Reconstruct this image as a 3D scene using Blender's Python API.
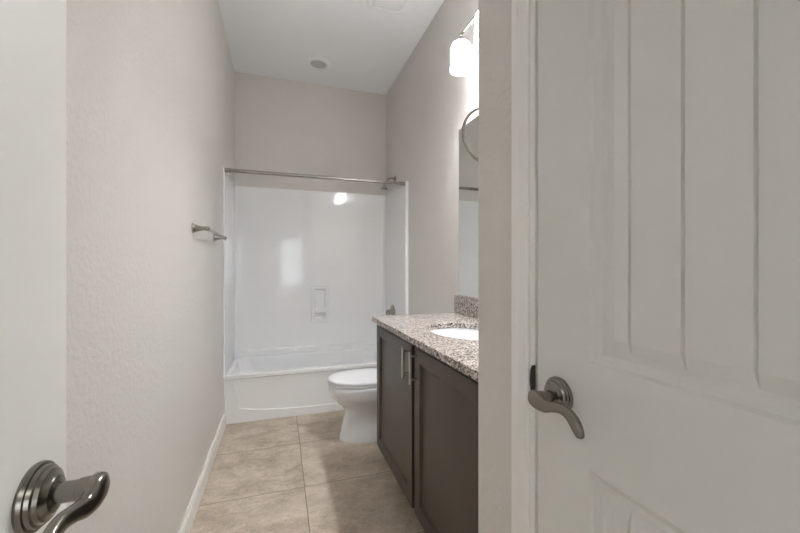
import bpy, bmesh, math
from math import sin, cos, pi, radians, atan2, sqrt
from mathutils import Vector, Matrix

S = bpy.context.scene
for o in list(bpy.data.objects): bpy.data.objects.remove(o, do_unlink=True)
COL = S.collection

# ------------------------------------------------------------------ camera
cam_d = bpy.data.cameras.new('camera'); cam = bpy.data.objects.new('camera', cam_d); COL.objects.link(cam)
cam_d.sensor_width = 36.0; cam_d.lens = 36.0 * 364.0 / 800.0
cam_d.shift_y = 1.5 / 800.0; cam_d.clip_start = 0.02
cam.location = (0, 0, 1.2); cam.rotation_euler = (radians(90), 0, -radians(18.317))
S.camera = cam

# ------------------------------------------------------------------ light and exposure
S.view_settings.view_transform = 'Standard'; S.view_settings.look = 'None'
S.view_settings.gamma = 1.0; S.view_settings.use_curve_mapping = False
S.view_settings.exposure = 1.22
S.cycles.diffuse_bounces = 10; S.cycles.max_bounces = 14
w = bpy.data.worlds.new('world'); S.world = w; w.use_nodes = True
w.node_tree.nodes['Background'].inputs[0].default_value = (0.85, 0.93, 1.0, 1)
w.node_tree.nodes['Background'].inputs[1].default_value = 1.2

def area(name, loc, rot, sx, sy, power, col):
    d = bpy.data.lights.new(name, 'AREA'); d.shape = 'RECTANGLE'; d.size = sx; d.size_y = sy
    d.energy = power; d.color = col
    o = bpy.data.objects.new(name, d); COL.objects.link(o); o.location = loc; o.rotation_euler = rot
    return o
# daylight through the rear bedroom window, plus fill through an added side window
area('daylight_rear_window', (0.56, -3.62, 1.36), (radians(90), 0, 0), 1.0, 1.3, 5, (0.93, 0.97, 1.0))
area('added_side_fill', (2.62, -1.9, 1.5), (radians(90), 0, radians(90)), 1.5, 1.5, 24, (0.93, 0.97, 1.0))
SHADE_EMIT = 9.0; BULB_EMIT = 290.0
FILL_LAMP = 7.0

# ------------------------------------------------------------------ dimensions (metres)
XL, XR, YB, H = -0.399, 1.066, 3.69, 3.024
XD = 0.49            # closet wall plane
YC = 0.846            # corner where closet wall turns into the vanity alcove
YE = -0.19           # entry wall

# ------------------------------------------------------------------ materials
def nd(nt, t, x=0, y=0, **k):
    n = nt.nodes.new(t)
    for a, b in k.items(): setattr(n, a, b)
    return n
def mat(name, col, rough=0.5, metal=0.0, spec=0.5, coat=0.0):
    m = bpy.data.materials.new(name); m.use_nodes = True
    b = m.node_tree.nodes['Principled BSDF']
    b.inputs['Base Color'].default_value = (*col, 1); b.inputs['Roughness'].default_value = rough
    b.inputs['Metallic'].default_value = metal; b.inputs['Specular IOR Level'].default_value = spec
    b.inputs['Coat Weight'].default_value = coat; b.inputs['Coat Roughness'].default_value = 0.05
    return m
def bump(m, scale, dist, strength=1.0, detail=3.0, stretch=(1, 1, 1), lo=None, hi=None):
    nt = m.node_tree; b = nt.nodes['Principled BSDF']
    tc = nd(nt, 'ShaderNodeTexCoord'); mp = nd(nt, 'ShaderNodeMapping'); mp.inputs['Scale'].default_value = stretch
    n = nd(nt, 'ShaderNodeTexNoise'); n.inputs['Scale'].default_value = scale; n.inputs['Detail'].default_value = detail
    bp = nd(nt, 'ShaderNodeBump'); bp.inputs['Distance'].default_value = dist; bp.inputs['Strength'].default_value = strength
    nt.links.new(tc.outputs['Object'], mp.inputs[0]); nt.links.new(mp.outputs[0], n.inputs[0])
    src = n.outputs[0]
    if lo is not None:
        r = nd(nt, 'ShaderNodeMapRange'); r.inputs[1].default_value = lo; r.inputs[2].default_value = hi
        r.interpolation_type = 'SMOOTHSTEP'
        nt.links.new(src, r.inputs[0]); src = r.outputs[0]
    nt.links.new(src, bp.inputs['Height']); nt.links.new(bp.outputs[0], b.inputs['Normal'])
    return m
def mottled(m, c1, c2, scale, detail=4, stretch=(1, 1, 1)):
    nt = m.node_tree; b = nt.nodes['Principled BSDF']
    tc = nd(nt, 'ShaderNodeTexCoord'); mp = nd(nt, 'ShaderNodeMapping'); mp.inputs['Scale'].default_value = stretch
    n = nd(nt, 'ShaderNodeTexNoise'); n.inputs['Scale'].default_value = scale; n.inputs['Detail'].default_value = detail
    mx = nd(nt, 'ShaderNodeMix', data_type='RGBA'); mx.inputs[6].default_value = (*c1, 1); mx.inputs[7].default_value = (*c2, 1)
    nt.links.new(tc.outputs['Object'], mp.inputs[0]); nt.links.new(mp.outputs[0], n.inputs[0])
    nt.links.new(n.outputs[0], mx.inputs[0]); nt.links.new(mx.outputs[2], b.inputs['Base Color'])
    return m

M_wall = bump(mat('greige_wall_paint', (0.665, 0.638, 0.607), 0.45), 58, 0.0012, 0.55, 2.0, lo=0.42, hi=0.62)
M_ceil = bump(mat('ceiling_paint', (0.87, 0.89, 0.905), 0.8), 60, 0.0006, 0.4)
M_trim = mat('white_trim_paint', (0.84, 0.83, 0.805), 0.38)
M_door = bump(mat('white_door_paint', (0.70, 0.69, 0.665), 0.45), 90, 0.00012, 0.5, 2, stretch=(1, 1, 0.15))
M_acryl = mat('white_acrylic', (0.87, 0.875, 0.885), 0.10, coat=0.3)
M_porc = mat('white_porcelain', (0.90, 0.92, 0.95), 0.08, coat=0.5)
M_seat = mat('white_seat_plastic', (0.88, 0.895, 0.915), 0.25)
M_nick = mat('brushed_nickel', (0.38, 0.36, 0.325), 0.24, 1.0)
M_pewt = mat('antique_pewter', (0.25, 0.232, 0.205), 0.25, 1.0)
M_pull = mat('satin_nickel_pull', (0.55, 0.52, 0.46), 0.3, 1.0)
M_chr = mat('chrome', (0.75, 0.75, 0.75), 0.12, 1.0)
M_wood = bump(mottled(mat('espresso_wood', (0.05, 0.04, 0.03), 0.34, spec=0.5), (0.062, 0.041, 0.027), (0.045, 0.031, 0.021), 9, 5, (6, 6, 0.5)), 60, 0.0003, 0.4, 4, (4, 4, 0.3))
M_dark = mat('cabinet_shadow_interior', (0.02, 0.016, 0.013), 0.7)  # near-black: shade of toe recess and counter gap put into the colour
M_mirror = mat('mirror_silver', (0.88, 0.90, 0.89), 0.01, 1.0)
M_glass = mat('window_glass', (1, 1, 1), 0.0); M_glass.node_tree.nodes['Principled BSDF'].inputs['Transmission Weight'].default_value = 1.0
M_glass.node_tree.nodes['Principled BSDF'].inputs['IOR'].default_value = 1.02
M_gap = mat('dark_gap', (0.02, 0.02, 0.02), 0.8)
M_grille = mat('grey_grille', (0.55, 0.55, 0.55), 0.6)
M_plastic = mat('white_vent_plastic', (0.86, 0.87, 0.88), 0.45)
M_carpet = bump(mat('beige_carpet', (0.50, 0.45, 0.39), 0.95), 300, 0.004, 1.0)
M_caulk = mat('white_caulk', (0.70, 0.70, 0.69), 0.5)

def emis(name, base, e, strength):
    m = mat(name, base, 0.3); b = m.node_tree.nodes['Principled BSDF']
    b.inputs['Emission Color'].default_value = (*e, 1); b.inputs['Emission Strength'].default_value = strength
    return m
M_shade = emis('lit_opal_glass', (0.9, 0.9, 0.9), (0.985, 0.988, 1.0), SHADE_EMIT)
M_bulb = emis('lit_bulb', (0.9, 0.9, 0.9), (0.985, 0.985, 0.99), BULB_EMIT)
M_fill_lamp = emis('added_fill_lamp', (0.9, 0.9, 0.9), (1.0, 0.95, 0.88), FILL_LAMP)

def tile_material():
    m = mat('travertine_look_tile', (0.4, 0.35, 0.28), 0.42, spec=0.4)
    nt = m.node_tree; b = nt.nodes['Principled BSDF']; L = nt.links.new
    geo = nd(nt, 'ShaderNodeTexCoord'); sep = nd(nt, 'ShaderNodeSeparateXYZ'); L(geo.outputs['Object'], sep.inputs[0])
    def math_(op, a, b_=None, c=None):
        n = nd(nt, 'ShaderNodeMath', operation=op)
        for i, v in enumerate((a, b_, c)):
            if v is None: continue
            if isinstance(v, (int, float)): n.inputs[i].default_value = v
            else: L(v, n.inputs[i])
        return n.outputs[0]
    TX, TY, PX, PY = 0.131, 2.060, 0.522, 0.521
    us = math_('DIVIDE', math_('SUBTRACT', sep.outputs[0], TX), PX)
    vs = math_('DIVIDE', math_('SUBTRACT', sep.outputs[1], TY), PY)
    def dist(t, p): return math_('MULTIPLY', math_('SUBTRACT', 0.5, math_('ABSOLUTE', math_('SUBTRACT', math_('FRACT', t), 0.5))), p)
    d = math_('MINIMUM', dist(us, PX), dist(vs, PY))
    gr = nd(nt, 'ShaderNodeMapRange'); gr.inputs[1].default_value = 0.0012; gr.inputs[2].default_value = 0.0032; L(d, gr.inputs[0])
    # per tile offset so each tile has its own veining
    cx = nd(nt, 'ShaderNodeCombineXYZ'); L(math_('FLOOR', us), cx.inputs[0]); L(math_('FLOOR', vs), cx.inputs[1])
    wn = nd(nt, 'ShaderNodeTexWhiteNoise', noise_dimensions='3D'); L(cx.outputs[0], wn.inputs[0])
    off = nd(nt, 'ShaderNodeVectorMath', operation='MULTIPLY_ADD'); L(wn.outputs['Color'], off.inputs[0]); off.inputs[1].default_value = (7, 7, 0)
    L(geo.outputs['Object'], off.inputs[2])
    mp = nd(nt, 'ShaderNodeMapping'); mp.inputs['Scale'].default_value = (1.0, 1.45, 1); L(off.outputs[0], mp.inputs[0])
    n1 = nd(nt, 'ShaderNodeTexNoise'); n1.inputs['Scale'].default_value = 5.0; n1.inputs['Detail'].default_value = 8; n1.inputs['Roughness'].default_value = 0.72; n1.inputs['Distortion'].default_value = 0.25
    L(mp.outputs[0], n1.inputs[0])
    cr = nd(nt, 'ShaderNodeValToRGB'); e = cr.color_ramp
    e.elements[0].position = 0.30; e.elements[0].color = (0.36, 0.285, 0.215, 1)
    e.elements[1].position = 0.68; e.elements[1].color = (0.70, 0.61, 0.51, 1)
    k = e.elements.new(0.50); k.color = (0.55, 0.465, 0.375, 1)
    L(n1.outputs[0], cr.inputs[0])
    n2 = nd(nt, 'ShaderNodeTexNoise'); n2.inputs['Scale'].default_value = 34; n2.inputs['Detail'].default_value = 6; n2.inputs['Roughness'].default_value = 0.7; n2.inputs['Distortion'].default_value = 1.0
    L(mp.outputs[0], n2.inputs[0])
    r2 = nd(nt, 'ShaderNodeMapRange'); r2.inputs[1].default_value = 0.3; r2.inputs[2].default_value = 0.7; r2.inputs[3].default_value = 0.84; r2.inputs[4].default_value = 1.12; L(n2.outputs[0], r2.inputs[0])
    mul = nd(nt, 'ShaderNodeVectorMath', operation='SCALE'); L(cr.outputs[0], mul.inputs[0]); L(r2.outputs[0], mul.inputs['Scale'])
    # thin dark veins
    n3 = nd(nt, 'ShaderNodeTexNoise'); n3.inputs['Scale'].default_value = 7; n3.inputs['Detail'].default_value = 5; n3.inputs['Distortion'].default_value = 1.5; L(mp.outputs[0], n3.inputs[0])
    vd = math_('ABSOLUTE', math_('SUBTRACT', n3.outputs[0], 0.5))
    rv = nd(nt, 'ShaderNodeMapRange'); rv.inputs[1].default_value = 0.0; rv.inputs[2].default_value = 0.012; rv.inputs[3].default_value = 0.74; rv.inputs[4].default_value = 1.0; L(vd, rv.inputs[0])
    mul2 = nd(nt, 'ShaderNodeVectorMath', operation='SCALE'); L(mul.outputs[0], mul2.inputs[0]); L(rv.outputs[0], mul2.inputs['Scale'])
    mx = nd(nt, 'ShaderNodeMix', data_type='RGBA'); mx.inputs[6].default_value = (0.20, 0.165, 0.13, 1)
    L(gr.outputs[0], mx.inputs[0]); L(mul2.outputs[0], mx.inputs[7]); L(mx.outputs[2], b.inputs['Base Color'])
    bp = nd(nt, 'ShaderNodeBump'); bp.inputs['Distance'].default_value = 0.002; bp.inputs['Strength'].default_value = 0.6
    hs = math_('ADD', gr.outputs[0], math_('MULTIPLY', n2.outputs[0], 0.25)); L(hs, bp.inputs['Height']); L(bp.outputs[0], b.inputs['Normal'])
    return m
M_tile = tile_material()

def granite_material():
    m = mat('speckled_granite', (0.5, 0.45, 0.42), 0.16, spec=0.5)
    nt = m.node_tree; b = nt.nodes['Principled BSDF']; L = nt.links.new
    tc = nd(nt, 'ShaderNodeTexCoord')
    v = nd(nt, 'ShaderNodeTexVoronoi'); v.inputs['Scale'].default_value = 170; v.inputs['Randomness'].default_value = 1.0; L(tc.outputs['Object'], v.inputs['Vector'])
    sp = nd(nt, 'ShaderNodeSeparateColor'); L(v.outputs['Color'], sp.inputs[0])
    n = nd(nt, 'ShaderNodeTexNoise'); n.inputs['Scale'].default_value = 75; n.inputs['Detail'].default_value = 2; L(tc.outputs['Object'], n.inputs[0])
    ad = nd(nt, 'ShaderNodeMath', operation='MULTIPLY_ADD'); L(n.outputs[0], ad.inputs[0]); ad.inputs[1].default_value = 1.1; L(sp.outputs[0], ad.inputs[2])
    dv = nd(nt, 'ShaderNodeMath', operation='MULTIPLY'); L(ad.outputs[0], dv.inputs[0]); dv.inputs[1].default_value = 0.5
    cr = nd(nt, 'ShaderNodeValToRGB'); e = cr.color_ramp; e.interpolation = 'CONSTANT'
    e.elements[0].position = 0.0; e.elements[0].color = (0.045, 0.038, 0.035, 1)
    e.elements[1].position = 0.34; e.elements[1].color = (0.17, 0.14, 0.125, 1)
    for p, c in ((0.43, (0.36, 0.31, 0.285)), (0.52, (0.52, 0.455, 0.42)), (0.63, (0.68, 0.62, 0.585)), (0.71, (0.28, 0.245, 0.23))):
        k = e.elements.new(p); k.color = (*c, 1)
    L(dv.outputs[0], cr.inputs[0]); L(cr.outputs[0], b.inputs['Base Color'])
    return m
M_granite = granite_material()

# ------------------------------------------------------------------ helpers
def finish(name, bm, m, parent=None, smooth=False, bevel=0.0, seg=2, angle=40, subsurf=0, normals=True, wn=False):
    if normals: bmesh.ops.recalc_face_normals(bm, faces=bm.faces)
    me = bpy.data.meshes.new(name); bm.to_mesh(me); bm.free()
    o = bpy.data.objects.new(name, me); COL.objects.link(o)
    me.materials.append(m)
    if smooth:
        for p in me.polygons: p.use_smooth = True
        try: me.set_sharp_from_angle(angle=radians(angle))
        except Exception: pass
    if bevel:
        md = o.modifiers.new('bevel', 'BEVEL'); md.width = bevel; md.segments = seg; md.limit_method = 'ANGLE'; md.angle_limit = radians(35)
        for p in me.polygons: p.use_smooth = True
        try: me.set_sharp_from_angle(angle=radians(30))
        except Exception: pass
        md.harden_normals = True
    if wn:
        md = o.modifiers.new('weighted', 'WEIGHTED_NORMAL'); md.keep_sharp = True; md.weight = 100
    if subsurf:
        md = o.modifiers.new('sub', 'SUBSURF'); md.levels = subsurf; md.render_levels = subsurf
    if parent: o.parent = parent; o.matrix_parent_inverse = Matrix.Translation(-parent.location)
    return o
def struct(o): o['kind'] = 'structure'; return o
def tag(o, label, cat, group=None):
    o['label'] = label; o['category'] = cat
    if group: o['group'] = group
    return o
def thing(name, loc, label, cat, group=None):
    o = bpy.data.objects.new(name, None); COL.objects.link(o); o.location = loc; o.empty_display_size = 0.1
    return tag(o, label, cat, group)
def box(bm, x0, x1, y0, y1, z0, z1):
    vs = [bm.verts.new((x, y, z)) for z in (z0, z1) for y in (y0, y1) for x in (x0, x1)]
    for f in ((0, 2, 3, 1), (4, 5, 7, 6), (0, 1, 5, 4), (2, 6, 7, 3), (0, 4, 6, 2), (1, 3, 7, 5)):
        bm.faces.new([vs[i] for i in f])
def bx(*a): bm = bmesh.new(); box(bm, *a); return bm
def prism(bm, pts, z0, z1):
    a = [bm.verts.new((x, y, z0)) for x, y in pts]; b = [bm.verts.new((x, y, z1)) for x, y in pts]
    bm.faces.new(a[::-1]); bm.faces.new(b)
    n = len(pts)
    for i in range(n): bm.faces.new((a[i], a[(i+1) % n], b[(i+1) % n], b[i]))
def frame_of(d):
    d = Vector(d).normalized(); up = Vector((0, 0, 1)) if abs(d.z) < 0.95 else Vector((1, 0, 0))
    u = up.cross(d).normalized(); v = d.cross(u).normalized(); return u, v, d
def loft(bm, rings, cap=True, closed=True):
    vr = [[bm.verts.new(p) for p in r] for r in rings]
    for a, b in zip(vr[:-1], vr[1:]):
        n = len(a)
        for i in range(n if closed else n - 1): bm.faces.new((a[i], a[(i+1) % n], b[(i+1) % n], b[i]))
    if cap: bm.faces.new(vr[0][::-1]); bm.faces.new(vr[-1])
    return vr
def lathe(bm, prof, base, axis, n=40, cap=True):
    u, v, d = frame_of(axis); base = Vector(base)
    loft(bm, [[base + d*t + (u*cos(2*pi*i/n) + v*sin(2*pi*i/n))*max(r, 1e-4) for i in range(n)] for t, r in prof], cap)
def tube(bm, pts, r, n=16, cap=True):
    pts = [Vector(p) for p in pts]; rings = []
    pu = None
    for i, p in enumerate(pts):
        d = (pts[min(i+1, len(pts)-1)] - pts[max(i-1, 0)]).normalized()
        if pu is None: u, v, _ = frame_of(d)
        else:
            u = (pu - d*pu.dot(d)).normalized(); v = d.cross(u)
        pu = u
        rr = r[i] if isinstance(r, (list, tuple)) else r
        ra, rb = rr if isinstance(rr, tuple) else (rr, rr)
        rings.append([p + u*cos(2*pi*k/n)*ra + v*sin(2*pi*k/n)*rb for k in range(n)])
    loft(bm, rings, cap)
def rrect(cx, cy, hx, hy, r, n=8):
    r = min(r, hx-1e-4, hy-1e-4); out = []
    for q, (sx, sy) in enumerate(((1, 1), (-1, 1), (-1, -1), (1, -1))):
        for k in range(n+1):
            a = pi/2*q + pi/2*k/n
            out.append((cx + sx*(hx-r) + r*cos(a), cy + sy*(hy-r) + r*sin(a)))
    return out
def catmull(P, k=6):
    out = []; n = len(P)
    for i in range(n-1):
        p0, p1, p2, p3 = P[max(i-1, 0)], P[i], P[i+1], P[min(i+2, n-1)]
        for j in range(k):
            t = j/k
            out.append(tuple(0.5*((2*b) + (-a+c)*t + (2*a-5*b+4*c-d)*t*t + (-a+3*b-3*c+d)*t**3) for a, b, c, d in zip(p0, p1, p2, p3)))
    out.append(tuple(P[-1])); return out

# ------------------------------------------------------------------ the setting
T = 0.11
struct(finish('floor', bx(XL-T, XR+T, YE-0.12, YB+T, -0.06, 0), M_tile))
struct(finish('floor_bedroom', bx(-2.7, 2.5, -3.6, YE-0.12, -0.06, 0.0), M_carpet))
struct(finish('ceiling', bx(-2.7, 2.5, -3.6, YB+T, H, H+0.08), M_ceil))
struct(finish('wall_left', bx(XL-T, XL, YE, YB, 0, H), M_wall))
struct(finish('wall_back', bx(XL-T, XR+T, YB, YB+T, 0, H), M_wall))
struct(finish('wall_right', bx(XR, XR+T, YC-T, YB, 0, H), M_wall))

# closet wall: L-shaped in plan with a rounded outer corner and a door opening
DY0, DY1, DTOP = -0.107, 0.610, 2.04      # rough opening in Y
bm = bmesh.new(); r = 0.018
pts = [(XD+T, YC-T), (XR, YC-T), (XR, YC)]
pts += [(XD+r - r*sin(a), YC-r + r*cos(a)) for a in [pi/2*k/8 for k in range(9)]]
pts += [(XD, DY1+0.02), (XD+T, DY1+0.02)]
prism(bm, pts, 0, H)
box(bm, XD, XD+T, DY0-0.02, DY1+0.02, DTOP+0.02, H)
box(bm, XD, XD+T, YE, DY0-0.02, 0, H)
struct(finish('wall_closet', bm, M_wall, smooth=True, angle=30, wn=True))
# enclosing back of the closet
struct(finish('wall_closet_back', bx(XR, XR+T, YE, YC-T, 0, H), M_wall))

# entry wall with the doorway the camera stands in
EX0, EX1 = -0.245, 0.435
bm = bmesh.new()
box(bm, -2.7, EX0-0.02, YE-0.12, YE, 0, H); box(bm, EX1+0.02, 2.5, YE-0.12, YE, 0, H); box(bm, EX0-0.02, EX1+0.02, YE-0.12, YE, DTOP+0.02, H)
struct(finish('wall_entry', bm, M_wall))
bm = bmesh.new()
box(bm, EX0-0.02, EX0, YE-0.13, YE+0.0, 0, DTOP); box(bm, EX1, EX1+0.02, YE-0.13, YE, 0, DTOP); box(bm, EX0-0.02, EX1+0.02, YE-0.13, YE, DTOP, DTOP+0.02)
for yy0, yy1 in ((YE-0.145, YE-0.13),):
    box(bm, EX0-0.08, EX0-0.005, yy0, yy1, 0, DTOP+0.07); box(bm, EX1+0.005, EX1+0.08, yy0, yy1, 0, DTOP+0.07); box(bm, EX0-0.005, EX1+0.005, yy0, yy1, DTOP+0.005, DTOP+0.07)
struct(finish('trim_2', bm, M_trim, bevel=0.002))

# bedroom behind the camera
struct(finish('wall_bedroom_left', bx(-2.8, -2.7, -3.6, YE, 0, H), M_wall))
WX0, WX1, WZ0, WZ1 = 0.03, 1.10, 0.66, 2.06
bm = bmesh.new()
box(bm, -2.7, WX0, -3.6, -3.5, 0, H); box(bm, WX1, 2.5, -3.6, -3.5, 0, H); box(bm, WX0, WX1, -3.6, -3.5, 0, WZ0); box(bm, WX0, WX1, -3.6, -3.5, WZ1, H)
struct(finish('wall_bedroom_rear', bm, M_wall))
bm = bmesh.new()
box(bm, 2.5, 2.6, -3.6, -2.7, 0, H); box(bm, 2.5, 2.6, -1.1, YE, 0, H); box(bm, 2.5, 2.6, -2.7, -1.1, 0, 0.7); box(bm, 2.5, 2.6, -2.7, -1.1, 2.3, H)
struct(finish('wall_bedroom_right', bm, M_wall))
def window(n, axis, a0, a1, z0, z1, c):
    root = None
    bm = bmesh.new(); t = 0.045; mid = (z0+z1)/2
    def b(p0, p1, q0, q1, dd=0.03):
        if axis == 'y': box(bm, p0, p1, c-dd, c+dd, q0, q1)
        else: box(bm, c-dd, c+dd, p0, p1, q0, q1)
    b(a0, a0+t, z0, z1); b(a1-t, a1, z0, z1); b(a0+t, a1-t, z0, z0+t); b(a0+t, a1-t, z1-t, z1); b(a0+t, a1-t, mid-0.02, mid+0.02)
    root = struct(finish('window_%d' % n, bm, M_trim, bevel=0.003))
    g = bx(a0+t, a1-t, c-0.002, c+0.002, z0+t, z1-t) if axis == 'y' else bx(c-0.002, c+0.002, a0+t, a1-t, z0+t, z1-t)
    finish('window_pane', g, M_glass, root)
window(1, 'y', WX0, WX1, WZ0, WZ1, -3.55); window(2, 'x', -2.7, -1.1, 0.7, 2.3, 2.55)  # second window is unseen, added to let fill light in
bl = thing('added_fill_light', (0.2, -1.9, H), 'added unseen fill light, round and flush on the bedroom ceiling behind the doorway', 'ceiling light')  # unseen lamp added to send fill light through the doorway
bm = bmesh.new(); lathe(bm, [(0, 0.20), (0.02, 0.20), (0.02, 0.185)], (0.2, -1.9, H-0.001), (0, 0, -1)); finish('light_base', bm, M_nick, bl, smooth=True)
bm = bmesh.new(); lathe(bm, [(0.015, 0.185), (0.05, 0.175), (0.08, 0.13), (0.095, 0.05), (0.097, 0.0)], (0.2, -1.9, H), (0, 0, -1)); finish('light_diffuser', bm, M_fill_lamp, bl, smooth=True)

# baseboards
def baseboard(name, x, y0, y1, s=1, h=0.105):
    bm = bmesh.new(); prof = [(0, 0), (0.013, 0), (0.013, h-0.02), (0.008, h-0.006), (0.006, h), (0, h)]
    rings = [[(x + s*p, y, z) for p, z in prof] for y in (y0, y1)]
    loft(bm, rings); return struct(finish(name, bm, M_trim))
baseboard('baseboard_left', XL, YE, 3.05)
baseboard('baseboard_right', XR, 2.063, 2.98, -1)
baseboard('baseboard_closet', XD, 0.671, 0.81, -1)

# closet door casing and jamb
bm = bmesh.new()
jf = XD + 0.004
# jamb boards
box(bm, XD-0.003, XD+T, DY1, DY1+0.02, 0, DTOP); box(bm, XD-0.002, XD+T, DY0-0.02, DY0, 0, DTOP); box(bm, XD-0.002, XD+T, DY0-0.02, DY1+0.02, DTOP, DTOP+0.02)
box(bm, XD+0.04, XD+0.05, DY0, DY1, 0, 0.004)
# stops behind the door
box(bm, XD+0.042, XD+0.055, DY1-0.012, DY1, 0, DTOP); box(bm, XD+0.042, XD+0.055, DY0, DY0+0.012, 0, DTOP)
# profiled casing
cprof = [(0.0, 0.0), (0.0, 0.008), (0.004, 0.011), (0.027, 0.0125), (0.032, 0.0145), (0.045, 0.0155), (0.050, 0.012), (0.050, 0.0)]   # across, out
y_in = DY1 + 0.014
a = [[(XD - d, y_in + s, z if k == 0 else DTOP + 0.006 + s) for s, d in cprof] for k, z in ((0, 0.0), (1, 0))]
b_ = [(XD - d, DY0 - 0.006 - s, DTOP + 0.006 + s) for s, d in cprof]
c_ = [(XD - d, DY0 - 0.006 - s, 0.0) for s, d in cprof]
loft(bm, [a[0], a[1], b_, c_])
t1 = struct(finish('trim_1', bm, M_trim))
# strike plate on the jamb
bm = bmesh.new()
pp = [(0.0, 0.0), (0.007, 0.003), (0.0115, 0.012), (0.0130, 0.0320), (0.0115, 0.052), (0.007, 0.061), (0.0, 0.064)]
rings = [[(XD-0.0032-e, DY1-0.0035+q*1.25*(1-e*40), 0.942+z) for q, z in pp] for e in (0.0, 0.003)]
loft(bm, rings)
st = finish('strike_plate', bm, M_gap, t1)

# ------------------------------------------------------------------ doors
def door_mesh(width, height, thick, panels, grooves):
    """slab in local coords: y from 0 (hinge) to width, z 0..height, faces at x=0 and x=thick"""
    # offsets inside a panel: moulding, flat, bevel to raised field
    steps = [0.0, 0.004, 0.016, 0.024, 0.044]
    deps = [0.0, 0.006, 0.0120, 0.0120, 0.0040]
    ys = {0.0, width}; zs = {0.0, height}
    for (y0, y1, z0, z1) in panels:
        for s in steps: ys |= {y0+s, y1-s}; zs |= {z0+s, z1-s}
        for g in grooves: ys |= {g-0.0026, g-0.0008, g+0.0008, g+0.0026}
    ys = sorted(ys); zs = sorted(zs)
    def depth(y, z):
        for (y0, y1, z0, z1) in panels:
            d = min(y-y0, y1-y, z-z0, z1-z)
            if d <= 0: continue
            if d >= steps[-1]-1e-6:
                v = deps[-1]
                if d > steps[-1]+1e-4 or True:
                    for g in grooves:
                        if abs(y-g) < 0.0015: v = deps[-1] + 0.0045
                return v
            for i in range(len(steps)-1):
                if d <= steps[i+1]+1e-9:
                    t = (d-steps[i])/(steps[i+1]-steps[i]); return deps[i]+(deps[i+1]-deps[i])*t
        return 0.0
    bm = bmesh.new(); edges = {}
    for side in (0, 1):
        G = [[bm.verts.new(((depth(y, z) if side == 0 else thick-depth(y, z)), y, z)) for z in zs] for y in ys]
        for i in range(len(ys)-1):
            for j in range(len(zs)-1):
                q = [G[i][j], G[i+1][j], G[i+1][j+1], G[i][j+1]]
                if side == 0: q = q[::-1]
                dd = [v.co.x for v in q]
                if max(dd)-min(dd) < 1e-7 or (abs(dd[0]-dd[1]) < 1e-7 and abs(dd[2]-dd[3]) < 1e-7) or (abs(dd[1]-dd[2]) < 1e-7 and abs(dd[3]-dd[0]) < 1e-7):
                    bm.faces.new(q)
                elif abs(dd[0]-dd[2]) >= abs(dd[1]-dd[3]):
                    bm.faces.new((q[0], q[1], q[2])); bm.faces.new((q[0], q[2], q[3]))
                else:
                    bm.faces.new((q[1], q[2], q[3])); bm.faces.new((q[1], q[3], q[0]))
        edges[side] = G
    A, B = edges[0], edges[1]; ny, nz = len(ys), len(zs)
    for i in range(ny-1):
        bm.faces.new((A[i][0], A[i+1][0], B[i+1][0], B[i][0])); bm.faces.new((A[i][nz-1], B[i][nz-1], B[i+1][nz-1], A[i+1][nz-1]))
    for j in range(nz-1):
        bm.faces.new((A[0][j], B[0][j], B[0][j+1], A[0][j+1])); bm.faces.new((A[ny-1][j], A[ny-1][j+1], B[ny-1][j+1], B[ny-1][j]))
    return bm
DW = 0.710
PAN = [(0.128, DW-0.128, 1.036, 1.905), (0.128, DW-0.128, 0.22, 0.857)]
GR = [DW/2 + 0.0045 + 0.0762*k for k in (-2, -1, 0, 1, 2)]
def SQ(v): return math.copysign(abs(v)**0.72, v)
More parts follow.
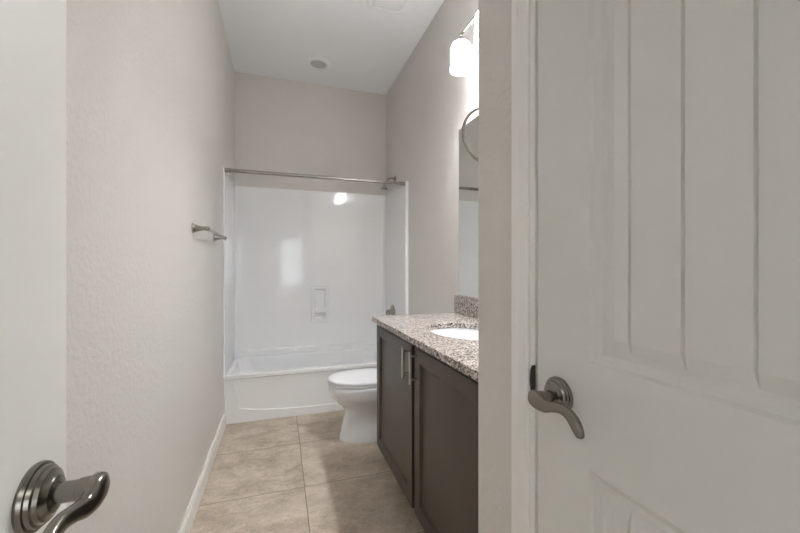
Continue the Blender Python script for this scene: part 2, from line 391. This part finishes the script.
def lever_handle(door, x, y, z, nx):
    """rosette on the plane x, axis along nx*X, lever sweeping towards -Y"""
    bm = bmesh.new()
    lathe(bm, [(0, 0.0325), (0.003, 0.0335), (0.0065, 0.0325), (0.007, 0.0300), (0.0105, 0.0290), (0.0115, 0.0265), (0.0150, 0.0250), (0.0165, 0.0205), (0.0195, 0.0175), (0.0205, 0.0135), (0.021, 0.0125)], (x, y, z), (nx, 0, 0), 56)
    h = finish('door_handle', bm, M_pewt, door, smooth=True, angle=28)
    bm = bmesh.new()
    lathe(bm, [(0.018, 0.0105), (0.034, 0.0102), (0.038, 0.0106), (0.0385, 0.0114), (0.050, 0.0125), (0.057, 0.0128)], (x, y, z), (nx, 0, 0), 40)
    P = [(0.0545, 0.0140, 0.0015), (0.0545, 0.0125, 0.001), (0.0545, 0.007, 0.000), (0.0545, -0.002, -0.0015), (0.0545, -0.012, -0.0045), (0.0535, -0.024, -0.0058), (0.0515, -0.040, -0.0020), (0.050, -0.058, 0.0015), (0.050, -0.074, -0.0005), (0.052, -0.088, -0.0070), (0.0535, -0.098, -0.0165), (0.054, -0.104, -0.0245), (0.054, -0.105, -0.0265)]
    R = [(0.002, 0.004), (0.006, 0.0095), (0.0078, 0.0138), (0.0085, 0.0155), (0.0080, 0.0135), (0.0068, 0.0108), (0.0060, 0.0085), (0.0058, 0.0082), (0.0062, 0.0092), (0.0066, 0.0100), (0.0062, 0.0092), (0.0045, 0.0060), (0.0015, 0.002)]
    C = catmull([(*p, *q) for p, q in zip(P, R)], 6)
    rings = []; n = 20
    for i, c in enumerate(C):
        a0 = C[max(i-1, 0)]; a1 = C[min(i+1, len(C)-1)]
        d = Vector((a1[0]-a0[0], a1[1]-a0[1], a1[2]-a0[2])).normalized(); u = Vector((1, 0, 0)); u = (u-d*u.dot(d)).normalized(); v = d.cross(u)
        rings.append([(x + nx*(c[0] + u.x*SQ(cos(t))*c[3] + v.x*SQ(sin(t))*c[4]), y + c[1] + u.y*SQ(cos(t))*c[3] + v.y*SQ(sin(t))*c[4], z + c[2] + u.z*SQ(cos(t))*c[3] + v.z*SQ(sin(t))*c[4]) for t in [2*pi*k/n for k in range(n)]])
    loft(bm, rings)
    finish('lever', bm, M_pewt, h, smooth=True, angle=45)
def door(name, x0, y0, sides, m):
    bm = door_mesh(DW, 2.03, 0.035, PAN, GR)
    bmesh.ops.translate(bm, verts=bm.verts, vec=(x0, y0, 0.006))
    o = struct(finish(name, bm, m))
    for s in sides:
        lever_handle(o, x0 if s < 0 else x0+0.035, y0+DW-0.061, 0.966, s)
    bm = bmesh.new()
    for zz in (0.25, 1.03, 1.82):
        lathe(bm, [(0, 0.006), (0.09, 0.006)], ((x0 if sides[0] < 0 else x0) - 0.004, y0-0.003, zz), (0, 0, 1), 14)
    finish('hinge', bm, M_nick, o, smooth=True)
    bm = bx(x0+0.005, x0+0.030, y0+DW, y0+DW+0.0015, 0.937, 0.995); finish('latch_plate', bm, M_nick, o)
    return o
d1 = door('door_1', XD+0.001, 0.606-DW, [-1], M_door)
d2 = door('door_2', -0.239-0.035, 0.532-DW, [1, -1], M_trim)

# ------------------------------------------------------------------ bathtub
TY0 = 3.045
cx, cy, hx, hy = (XL+XR)/2, (TY0+YB)/2, (XR-XL)/2-0.001, (YB-TY0)/2-0.001
bm = bmesh.new(); RZ = 0.38; n = 10
def rr(hx_, hy_, r_, z, dy=0, dx=0): return [(x, y, z) for x, y in rrect(cx+dx, cy+dy, hx_, hy_, r_, n)]
rings = [rr(hx, hy-0.018, 0.004, 0.0, 0.018), rr(hx, hy-0.008, 0.004, 0.30, 0.008), rr(hx, hy-0.006, 0.004, 0.342, 0.006), rr(hx, hy, 0.006, 0.350), rr(hx, hy, 0.008, 0.368), rr(hx-0.003, hy-0.003, 0.01, 0.376), rr(hx-0.009, hy-0.009, 0.012, RZ),
         rr(hx-0.030, hy-0.055, 0.07, RZ), rr(hx-0.038, hy-0.062, 0.08, RZ-0.004), rr(hx-0.045, hy-0.070, 0.09, RZ-0.016), rr(hx-0.06, hy-0.078, 0.11, 0.30), rr(hx-0.13, hy-0.09, 0.13, 0.12), rr(hx-0.16, hy-0.11, 0.13, 0.07), rr(hx-0.22, hy-0.15, 0.10, 0.055), rr(0.2, 0.05, 0.04, 0.052)]
loft(bm, rings)
# raised frame on the apron around its shallow recessed panel
L_ = [(XL+0.001, 0.0), (XL+0.001, 0.338), (-0.352, 0.338), (-0.340, 0.295), (-0.295, 0.112), (-0.18, 0.090), (0.0, 0.074), (0.17, 0.066), (cx, 0.062)]
pts = L_ + [(2*cx-x, z) for x, z in L_[:-1][::-1]]
def ay(z): return TY0 + 0.036 - 0.020*z/0.30 if z < 0.3 else TY0+0.016 - 0.004*(z-0.3)/0.04
for i in range(len(L_)-2):
    pass
va = [bm.verts.new((x, ay(z)-0.011, z)) for x, z in pts]; vb = [bm.verts.new((x, ay(z)+0.004, z)) for x, z in pts]
bm.faces.new(va)
for i in range(len(pts)): bm.faces.new((va[i], va[(i+1) % len(pts)], vb[(i+1) % len(pts)], vb[i]))
tub = finish('bathtub', bm, M_acryl, smooth=True, angle=35, wn=True)
tag(tub, 'white alcove bathtub with shallow panelled apron at the far end of the bathroom', 'bathtub')
bm = bmesh.new(); lathe(bm, [(0, 0.034), (0.002, 0.036), (0.005, 0.030), (0.006, 0.0)], (XR-0.30, cy, 0.053), (0, 0, 1)); finish('tub_drain', bm, M_chr, tub, smooth=True)

# ------------------------------------------------------------------ shower surround
SY0, SZ0, SZ1, ST, SL = 2.985, 0.381, 1.954, 0.022, 0.008
YS = YB-0.042
bm = bmesh.new()
rc = 0.025
inner = [(XL+SL, SY0+0.03)] + [(XL+SL+rc-rc*cos(a), YS-rc+rc*sin(a)) for a in [pi/2*k/8 for k in range(9)]]
NX0, NX1 = 0.20, 0.56
left = inner + [(NX0, YS), (NX0, YB-0.001), (XL+0.001, YB-0.001), (XL+0.001, SY0+0.03)]
prism(bm, left, SZ0, SZ1)
m2 = XL+XR
right = [(m2-x-(ST+0.004-SL), y) for x, y in inner] + [(NX1, YS), (NX1, YB-0.001), (XR-0.001, YB-0.001), (XR-0.001, SY0+0.03)]
prism(bm, right, SZ0, SZ1)
# front flanges
for s in (0, 1):
    tt = ST+0.004 if s else SL
    pr_ = [(XL+0.001, SY0), (XL+tt-0.003, SY0), (XL+tt+0.002, SY0+0.008), (XL+tt, SY0+0.03), (XL+0.001, SY0+0.03)]
    if s: pr_ = [(m2-x, y) for x, y in pr_]
    prism(bm, pr_, SZ0, SZ1)
# lower ledge meeting the tub rim
for (x0, x1) in ((XL+0.02, NX0), (NX1, XR-0.02), (NX0, NX1)):
    prism(bm, [(x0, YS-0.022), (x1, YS-0.022), (x1, YS+0.01), (x0, YS+0.01)], SZ0, 0.440)
# middle strip with two soap recesses
xs = [NX0, 0.322, 0.436, NX1]; zs = [SZ0, 0.700, 0.762, 0.792, 0.998, SZ1]
rec = {(1, 1): 0.034, (1, 3): 0.034}
V = {}
def gv(x, z, y): 
    k = (round(x, 4), round(z, 4), round(y, 4))
    if k not in V: V[k] = bm.verts.new((x, y, z))
    return V[k]
for i in range(3):
    for j in range(5):
        x0, x1, z0, z1 = xs[i], xs[i+1], zs[j], zs[j+1]; y = YS
        if (i, j) in rec:
            y = YS + rec[(i, j)]
            e = 0.015
            q = [(x0, z0), (x1, z0), (x1, z1), (x0, z1)]; qi = [(x0+e, z0+e), (x1-e, z0+e), (x1-e, z1-e), (x0+e, z1-e)]
            for k in range(4):
                a1, a2 = q[k], q[(k+1) % 4]; b1, b2 = qi[k], qi[(k+1) % 4]
                bm.faces.new((gv(*a1, YS), gv(*a2, YS), gv(*b2, y), gv(*b1, y)))
            bm.faces.new([gv(*c, y) for c in qi])
        else: bm.faces.new((gv(x0, z0, y), gv(x1, z0, y), gv(x1, z1, y), gv(x0, z1, y)))
box(bm, NX0, NX1, YB-0.004, YB-0.001, SZ0, SZ1); box(bm, NX0, NX1, YS+0.001, YB-0.004, SZ1-0.01, SZ1)
sur = finish('shower_surround', bm, M_acryl, smooth=True, angle=30, wn=True)
tag(sur, 'glossy white three-sided shower wall surround rising above the bathtub', 'shower surround')
# moulded soap niche frame
bm = bmesh.new()
fo = [(x, z) for x, z in rrect(0.379, 0.849, 0.082, 0.178, 0.006, 4)]
def ringy(pts, y): return [(x, y, z) for x, z in pts]
def fr(cx_, cz_, hx_, hz_, r0): return rrect(cx_, cz_, hx_, hz_, r0, 4)
# outer raised border band
loft_r = [ringy(fr(0.379, 0.849, 0.084, 0.180, 0.008), YS-0.0005), ringy(fr(0.379, 0.849, 0.081, 0.177, 0.007), YS-0.005), ringy(fr(0.379, 0.849, 0.076, 0.172, 0.006), YS-0.005), ringy(fr(0.379, 0.849, 0.072, 0.168, 0.006), YS-0.0005)]
loft(bm, loft_r, cap=False)
box(bm, 0.328, 0.430, YS-0.010, YS+0.004, 0.764, 0.790)
finish('soap_niche', bm, M_acryl, sur, smooth=True, angle=40)

# ------------------------------------------------------------------ shower rod, head, valve
rod = thing('shower_curtain_rod', (cx, 2.995+0.012, 1.936), 'long brushed nickel curtain rod spanning the shower opening', 'curtain rod')
RX0, RX1 = XL+SL+0.001, XR-ST-0.005
bm = bmesh.new(); tube(bm, [(RX0+0.004, 2.995+0.012, 1.936), (cx+0.10, 2.995+0.012, 1.936)], 0.0145, 20); tube(bm, [(cx+0.09, 2.995+0.012, 1.936), (RX1-0.004, 2.995+0.012, 1.936)], 0.0125, 20); finish('rod', bm, M_nick, rod, smooth=True)
for x, s in ((RX0, 1), (RX1, -1)):
    bm = bmesh.new(); lathe(bm, [(0, 0.0175), (0.006, 0.0175), (0.010, 0.0165), (0.026, 0.0165), (0.040, 0.016), (0.041, 0.013)], (x, 2.995+0.012, 1.936), (s, 0, 0), 28); finish('rod_flange', bm, M_nick, rod, smooth=True, angle=30)

SHY = 3.36
sh = thing('shower_sprayer', (XR, SHY, 2.055), 'small shower head on bent arm above the right end of the surround', 'shower head')
bm = bmesh.new(); lathe(bm, [(0, 0.030), (0.004, 0.029), (0.010, 0.016), (0.013, 0.011)], (XR-0.001, SHY, 2.065), (-1, 0, 0), 28); finish('flange', bm, M_nick, sh, smooth=True)
bm = bmesh.new(); tube(bm, catmull([(XR-0.005, SHY, 2.065), (XR-0.050, SHY, 2.064), (XR-0.068, SHY, 2.055), (XR-0.102, SHY, 2.022), (XR-0.110, SHY, 2.005), (XR-0.110, SHY, 1.992)], 6), 0.0085, 14); finish('shower_arm', bm, M_nick, sh, smooth=True)
bm = bmesh.new(); lathe(bm, [(-0.005, 0.010), (0.006, 0.012), (0.014, 0.011), (0.022, 0.014), (0.036, 0.030), (0.044, 0.033), (0.047, 0.030), (0.046, 0.0)], (XR-0.110, SHY, 1.998), (-0.05, 0, -1.0), 28); finish('spray_head', bm, M_nick, sh, smooth=True, angle=30)
XV = XR-ST-0.004
sv = thing('shower_valve', (XV, SHY, 0.80), 'round metal shower valve with lever on right end wall of the tub', 'shower valve')
bm = bmesh.new(); lathe(bm, [(0, 0.078), (0.004, 0.078), (0.010, 0.070), (0.016, 0.052), (0.026, 0.038), (0.04, 0.032)], (XV, SHY, 0.768), (-1, 0, 0), 40); finish('escutcheon', bm, M_nick, sv, smooth=True, angle=30)
bm = bmesh.new(); lathe(bm, [(0.036, 0.028), (0.045, 0.031), (0.060, 0.029), (0.068, 0.018), (0.070, 0.0)], (XV, SHY, 0.768), (-1, 0, 0), 30)
tube(bm, [(XV-0.052, SHY, 0.765), (XV-0.056, SHY, 0.72), (XV-0.062, SHY, 0.68), (XV-0.064, SHY, 0.67)], [(0.014, 0.009), (0.013, 0.008), (0.010, 0.007), (0.005, 0.004)], 18)
finish('valve_lever', bm, M_nick, sv, smooth=True, angle=50)
ts = thing('tub_spout', (XV, SHY, 0.52), 'metal tub spout below the shower valve on the right end wall', 'tub spout')
bm = bmesh.new(); tube(bm, catmull([(XV, SHY, 0.53), (XV-0.06, SHY, 0.53), (XV-0.11, SHY, 0.522), (XV-0.135, SHY, 0.495)], 5), 0.023, 20); finish('spout_body', bm, M_nick, ts, smooth=True)

# ------------------------------------------------------------------ towel bar
tb = thing('towel_bar', (XL, 2.285, 1.393), 'brushed nickel towel bar with flared posts mounted on the left wall', 'towel bar')
for y in (1.986, 2.585):
    bm = bmesh.new(); lathe(bm, [(0, 0.0255), (0.003, 0.0255), (0.006, 0.0215), (0.016, 0.0175), (0.030, 0.0130), (0.044, 0.0095), (0.049, 0.0085), (0.0505, 0.0115), (0.053, 0.0115), (0.0545, 0.008)], (XL+0.0005, y, 1.393), (1, 0, 0), 30)
    bmesh.ops.create_uvsphere(bm, u_segments=20, v_segments=12, radius=0.0125, matrix=Matrix.Translation((XL+0.064, y, 1.393)))
    finish('post', bm, M_nick, tb, smooth=True, angle=35)
bm = bmesh.new(); tube(bm, [(XL+0.064, 1.990, 1.393), (XL+0.064, 2.581, 1.393)], 0.0078, 18); finish('bar', bm, M_nick, tb, smooth=True)

# ------------------------------------------------------------------ toilet
TYC = 2.56
toi = thing('toilet', (0.7, TYC, 0), 'white two-piece toilet with closed lid between the tub and the vanity', 'toilet')
def egg(xf, xb, hw, z, xc=None, n=40, p=2.0, pb=2.6):
    xf -= 0.008
    if xc is None: xc = xf + (xb-xf)*0.45
    out = []
    for i in range(n):
        t = 2*pi*i/n; c, s = cos(t), sin(t)
        e = p if c > 0 else pb
        x = xc - (abs(c)**(2/e))*(xc-xf) if c > 0 else xc + (abs(c)**(2/e))*(xb-xc)
        y = TYC + math.copysign(abs(s)**(2/e), s)*hw
        out.append((x, y, z))
    return out
bm = bmesh.new()
secs = [(0.0, 0.405, 0.93, 0.118, 0.60), (0.012, 0.402, 0.93, 0.120, 0.60), (0.03, 0.408, 0.925, 0.116, 0.60), (0.09, 0.422, 0.92, 0.107, 0.60), (0.16, 0.438, 0.92, 0.103, 0.60), (0.205, 0.442, 0.93, 0.107, 0.58),
        (0.235, 0.425, 0.94, 0.125, 0.57), (0.265, 0.390, 0.95, 0.150, 0.56), (0.30, 0.356, 0.96, 0.169, 0.555), (0.34, 0.338, 0.965, 0.180, 0.55), (0.372, 0.331, 0.97, 0.184, 0.55), (0.384, 0.332, 0.97, 0.184, 0.55), (0.389, 0.336, 0.967, 0.180, 0.55), (0.3915, 0.350, 0.96, 0.166, 0.55)]
loft(bm, [egg(a, b, c, z, d) for z, a, b, c, d in secs]); finish('bowl', bm, M_porc, toi, smooth=True, angle=60)
bm = bmesh.new()
loft(bm, [egg(a, 0.80, c, z, 0.55, pb=2.3) for z, a, c in ((0.3925, 0.345, 0.169), (0.395, 0.345, 0.169), (0.3952, 0.330, 0.184), (0.404, 0.327, 0.187), (0.4075, 0.329, 0.185), (0.4090, 0.336, 0.178))]); finish('seat', bm, M_seat, toi, smooth=True, angle=45)
bm = bmesh.new()
loft(bm, [egg(a, 0.81, c, z, 0.55, pb=2.3) for z, a, c in ((0.4095, 0.345, 0.169), (0.4130, 0.345, 0.169), (0.4132, 0.329, 0.185), (0.424, 0.326, 0.188), (0.4305, 0.331, 0.183), (0.4335, 0.345, 0.170), (0.436, 0.42, 0.12), (0.437, 0.52, 0.03))]); finish('lid', bm, M_seat, toi, smooth=True, angle=60)
bm = bmesh.new(); 
for y in (-0.075, 0.075): finish('lid_hinge', bx(0.79, 0.83, TYC+y-0.02, TYC+y+0.02, 0.391, 0.428), M_seat, toi, bevel=0.004)
bm = bmesh.new()
loft(bm, [[(x, y, z) for x, y in rrect(0.96, TYC, a, b, 0.04, 6)] for z, a, b in ((0.389, 0.080, 0.18), (0.40, 0.085, 0.19), (0.55, 0.092, 0.205), (0.735, 0.098, 0.215))]); finish('tank', bm, M_porc, toi, smooth=True, angle=50)
bm = bmesh.new()
loft(bm, [[(x, y, z) for x, y in rrect(0.957, TYC, a, b, 0.045, 6)] for z, a, b in ((0.736, 0.102, 0.220), (0.742, 0.105, 0.224), (0.762, 0.105, 0.224), (0.772, 0.096, 0.215))]); finish('tank_lid', bm, M_porc, toi, smooth=True, angle=50)
bm = bmesh.new(); lathe(bm, [(0, 0.014), (0.012, 0.012)], (0.864, TYC-0.14, 0.68), (-1, 0, 0), 16); tube(bm, [(0.848, TYC-0.14, 0.68), (0.845, TYC-0.08, 0.672)], 0.006, 12); finish('flush_lever', bm, M_chr, toi, smooth=True)

# ------------------------------------------------------------------ vanity cabinet
VX, VZ0, VZ1 = 0.556, 0.150, 0.887
van = thing('vanity_cabinet', (0.8, 1.45, 0), 'dark espresso wood vanity cabinet with two doors under the granite top', 'cabinet')
VN, VF = YC+0.003, 2.058
bm = bmesh.new(); box(bm, VX, VX+0.019, VN, VF, VZ0, VZ1-0.014); 
for (ya, yb) in ((VF-0.018, VF), (VN, VN+0.018)):
    rings = [[(VX+0.019, y, VZ0), (0.650, y, VZ0), (0.650, y, 0.0), (XR-0.003, y, 0.0), (XR-0.003, y, VZ1-0.001), (VX+0.019, y, VZ1-0.001)] for y in (ya, yb)]
    loft(bm, rings)
box(bm, VX+0.019, XR-0.02, VN+0.018, VF-0.018, VZ0, VZ0+0.018)
finish('carcass', bm, M_wood, van)
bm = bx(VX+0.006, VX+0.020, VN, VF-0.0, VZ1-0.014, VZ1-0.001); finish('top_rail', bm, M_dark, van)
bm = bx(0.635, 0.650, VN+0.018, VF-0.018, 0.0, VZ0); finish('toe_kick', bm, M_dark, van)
def cab_door(y0, y1, hy_, name='door'):
    x0, x1 = 0.535, 0.5555; z0, z1 = 0.176, 0.871; s = 0.058
    bm = bmesh.new()
    def ring(a, x): return [(x, y0+a, z0+a), (x, y1-a, z0+a), (x, y1-a, z1-a), (x, y0+a, z1-a)]
    loft(bm, [ring(0, x1), ring(0, x0+0.002), ring(0.002, x0), ring(s, x0), ring(s+0.006, x0+0.009), ring(s+0.010, x0+0.011), ring(s+0.2, x0+0.011)])
    d = finish(name, bm, M_wood, van)
    bm = bmesh.new()
    xb = x0-0.030; zc = 0.792
    tube(bm, [(xb, hy_, zc-0.066), (xb, hy_, zc+0.066)], 0.0060, 16)
    for dz in (-0.048, 0.048): tube(bm, [(xb, hy_, zc+dz), (x0+0.001, hy_, zc+dz)], 0.0048, 12)
    h = finish('handle', bm, M_pull, d, smooth=True, angle=40); h['label'] = 'brushed nickel bar pull'
cab_door(1.456, 2.045, 1.488); cab_door(VN+0.012, 1.426, 1.394)

# ------------------------------------------------------------------ countertop, backsplash, sink, faucet
CX0, CX1, CY0, CY1, CZ0, CZ1 = 0.514, XR-0.002, YC+0.002, 2.092, 0.888, 0.917
SX, SYc, AX, AY = 0.815, 1.475, 0.176, 0.240
bm = bmesh.new(); n = 96
angs = sorted(set([2*pi*i/n for i in range(n)] + [atan2(y-SYc, x-SX) % (2*pi) for x in (CX0, CX1) for y in (CY0, CY1)]))
def rect_pt(a):
    c, s = cos(a), sin(a); t = 1e9
    if c > 1e-9: t = min(t, (CX1-SX)/c)
    if c < -1e-9: t = min(t, (CX0-SX)/c)
    if s > 1e-9: t = min(t, (CY1-SYc)/s)
    if s < -1e-9: t = min(t, (CY0-SYc)/s)
    return SX+c*t, SYc+s*t
def ell_pt(a, k=1.0, d=0.0):
    c, s = cos(a), sin(a); t = 1/sqrt((c/(AX+d))**2 + (s/(AY+d))**2); return SX+c*t*k, SYc+s*t*k
R1 = [rect_pt(a) for a in angs]; R2 = [ell_pt(a) for a in angs]
rings = [[(x, y, CZ0) for x, y in R2], [(x, y, CZ0) for x, y in R1], [(x, y, CZ1) for x, y in R1], [(x, y, CZ1) for x, y in R2], [(x, y, CZ0) for x, y in R2]]
loft(bm, rings, cap=False); bmesh.ops.remove_doubles(bm, verts=bm.verts, dist=1e-6)
ct = finish('countertop', bm, M_granite, bevel=0.003)
tag(ct, 'pinkish grey speckled granite countertop on the dark vanity cabinet', 'countertop')
finish('backsplash', bx(XR-0.022, XR-0.001, CY0, CY1-0.022, CZ1+0.0005, 1.030), M_granite, ct, bevel=0.002)
bm = bmesh.new()
def er(k, z, d=0.0): return [(*ell_pt(2*pi*i/64, k, d), z) for i in range(64)]
loft(bm, [er(1, CZ0-0.0015, 0.022), er(1, CZ0-0.0015, 0.004), er(1, CZ0-0.012, 0.001), er(0.97, CZ0-0.05), er(0.90, CZ0-0.09), er(0.74, CZ0-0.125), er(0.45, CZ0-0.142), er(0.12, CZ0-0.146), er(0.10, CZ0-0.156), er(0.5, CZ0-0.152), er(0.80, CZ0-0.135), er(0.97, CZ0-0.095), er(1.04, CZ0-0.05), er(1, CZ0-0.012, 0.022)], cap=False)
sk = finish('sink', bm, M_seat, smooth=True, angle=60); tag(sk, 'white oval undermount sink set into the granite countertop', 'sink')
bm = bmesh.new(); lathe(bm, [(0, 0.020), (0.003, 0.024), (0.006, 0.018), (0.004, 0.0)], (SX, SYc, CZ0-0.149), (0, 0, 1), 28); finish('sink_drain', bm, M_chr, sk, smooth=True)
fa = thing('faucet', (1.015, SYc, CZ1), 'brushed nickel faucet standing behind the sink on the countertop', 'faucet')
bm = bmesh.new(); lathe(bm, [(0.0005, 0.026), (0.006, 0.025), (0.012, 0.018), (0.09, 0.015), (0.10, 0.013)], (1.012, SYc, CZ1), (0, 0, 1), 26)
tube(bm, catmull([(1.012, SYc, CZ1+0.08), (1.0, SYc, CZ1+0.115), (0.96, SYc, CZ1+0.125), (0.92, SYc, CZ1+0.11), (0.905, SYc, CZ1+0.09)], 6), 0.0105, 18); finish('spout', bm, M_nick, fa, smooth=True, angle=40)
for s in (-1, 1):
    bm = bmesh.new(); lathe(bm, [(0, 0.023), (0.005, 0.022), (0.012, 0.015), (0.045, 0.013), (0.05, 0.016), (0.056, 0.010)], (1.012, SYc+s*0.10, CZ1), (0, 0, 1), 24)
    tube(bm, [(1.012, SYc+s*0.10, CZ1+0.05), (1.0, SYc+s*0.155, CZ1+0.058)], [0.007, 0.005], 14); finish('faucet_handle', bm, M_nick, fa, smooth=True, angle=40)

# ------------------------------------------------------------------ mirror, towel ring, light
mi = finish('vanity_mirror', bx(XR-0.007, XR-0.001, 0.90, 2.034, 1.032, 2.059), M_mirror, bevel=0.0015)
tag(mi, 'frameless rectangular wall mirror standing above the granite backsplash', 'mirror')

tr = thing('towel_ring', (0.575, YC, 1.66), 'round metal towel ring poking out from behind the wall corner', 'towel ring')
RC = Vector((0.567, YC+0.066, 1.580)); RR = 0.079
bm = bmesh.new(); lathe(bm, [(0, 0.0255), (0.003, 0.0255), (0.006, 0.021), (0.02, 0.016), (0.045, 0.0095), (0.05, 0.0125), (0.065, 0.0145), (0.078, 0.011), (0.082, 0.004)], (RC.x, YC, RC.z+RR), (0, 1, 0), 28); finish('post', bm, M_nick, tr, smooth=True, angle=35)
bm = bmesh.new(); N = 64; rings = []
for i in range(N):
    a = 2*pi*i/N; c = RC + Vector((cos(a)*RR, 0, sin(a)*RR)); o = Vector((cos(a), 0, sin(a)))
    rings.append([c + (o*cos(t) + Vector((0, 1, 0))*sin(t))*0.0042 for t in [2*pi*k/12 for k in range(12)]])
rings.append(rings[0]); loft(bm, rings, cap=False); bmesh.ops.remove_doubles(bm, verts=bm.verts, dist=1e-6); finish('ring', bm, M_nick, tr, smooth=True, angle=180)

LX, LYc, LZ = 0.915, 1.483, 2.438
vl = thing('vanity_light', (XR, LYc, LZ), 'brushed nickel vanity light bar with lit bell shades above the mirror', 'wall light')
bm = bmesh.new(); loft(bm, [[(x, y, z) for y, z in rrect(LYc, LZ, a, b, 0.03, 6)] for x, a, b in ((XR-0.001, 0.09, 0.058), (XR-0.012, 0.09, 0.058), (XR-0.022, 0.08, 0.048))]); finish('backplate', bm, M_nick, vl, smooth=True, angle=30)
bm = bmesh.new(); tube(bm, [(XR-0.02, LYc, LZ), (LX, LYc, LZ)], 0.008, 16); tube(bm, [(LX, LYc-0.252, LZ), (LX, LYc+0.252, LZ)], 0.0068, 16)
finish('light_bar', bm, M_nick, vl, smooth=True)
for k in (1, 0, -1):
    y = LYc + 0.25*k
    bm = bmesh.new(); lathe(bm, [(-0.008, 0.004), (-0.004, 0.009), (0.006, 0.0095), (0.010, 0.006), (0.018, 0.006), (0.020, 0.015), (0.026, 0.019), (0.034, 0.021), (0.040, 0.019)], (LX, y, LZ), (0, 0, -1), 28); finish('socket_cap', bm, M_nick, vl, smooth=True, angle=35)
    prof = [(0.036, 0.020), (0.041, 0.033), (0.050, 0.044), (0.064, 0.0515), (0.085, 0.0540), (0.130, 0.0535), (0.155, 0.0540), (0.170, 0.0555), (0.184, 0.0590), (0.188, 0.0585), (0.184, 0.0560), (0.168, 0.0525), (0.130, 0.0500), (0.085, 0.0505), (0.066, 0.048), (0.053, 0.041), (0.046, 0.030)]
    bm = bmesh.new(); lathe(bm, prof, (LX, y, LZ), (0, 0, -1), 40, cap=False); shd = finish('lamp_shade', bm, M_shade, vl, smooth=True, angle=60)
    bm = bmesh.new(); lathe(bm, [(0.040, 0.013), (0.09, 0.014), (0.12, 0.026), (0.140, 0.029), (0.158, 0.025), (0.168, 0.014), (0.171, 0.002)], (LX, y, LZ), (0, 0, -1), 28); finish('bulb', bm, M_bulb, shd, smooth=True)

# ------------------------------------------------------------------ ceiling fittings
rl = thing('recessed_ceiling_light', (0.328, 3.31, H), 'round white trimmed ceiling fitting with grey centre, unlit, above the shower', 'ceiling light')
bm = bmesh.new(); lathe(bm, [(0.0005, 0.108), (0.008, 0.107), (0.018, 0.098), (0.020, 0.088), (0.017, 0.076), (0.004, 0.070), (0.003, 0.069)], (0.328, 3.31, H), (0, 0, -1), 48); finish('trim_ring', bm, M_plastic, rl, smooth=True, angle=40)
bm = bmesh.new(); lathe(bm, [(0.0035, 0.069), (0.008, 0.066), (0.012, 0.04), (0.0135, 0.0)], (0.328, 3.31, H), (0, 0, -1), 40); finish('lens', bm, M_grille, rl, smooth=True)
fn = thing('exhaust_fan', (0.705, 2.33, H), 'white rectangular exhaust fan cover on the ceiling near the vanity light', 'exhaust fan')
bm = bmesh.new(); loft(bm, [[(x, y, z) for x, y in rrect(0.705, 2.33, a, b, 0.035, 6)] for z, a, b in ((H-0.0005, 0.135, 0.135), (H-0.018, 0.135, 0.135), (H-0.030, 0.122, 0.122), (H-0.030, 0.108, 0.108), (H-0.018, 0.102, 0.102))]); finish('cover', bm, M_plastic, fn, smooth=True, angle=30)
bm = bmesh.new(); loft(bm, [[(x, y, z) for x, y in rrect(0.705, 2.33, a, a, 0.02, 6)] for z, a in ((H-0.017, 0.092), (H-0.030, 0.092), (H-0.034, 0.086))]); finish('centre_panel', bm, M_plastic, fn, smooth=True, angle=30)
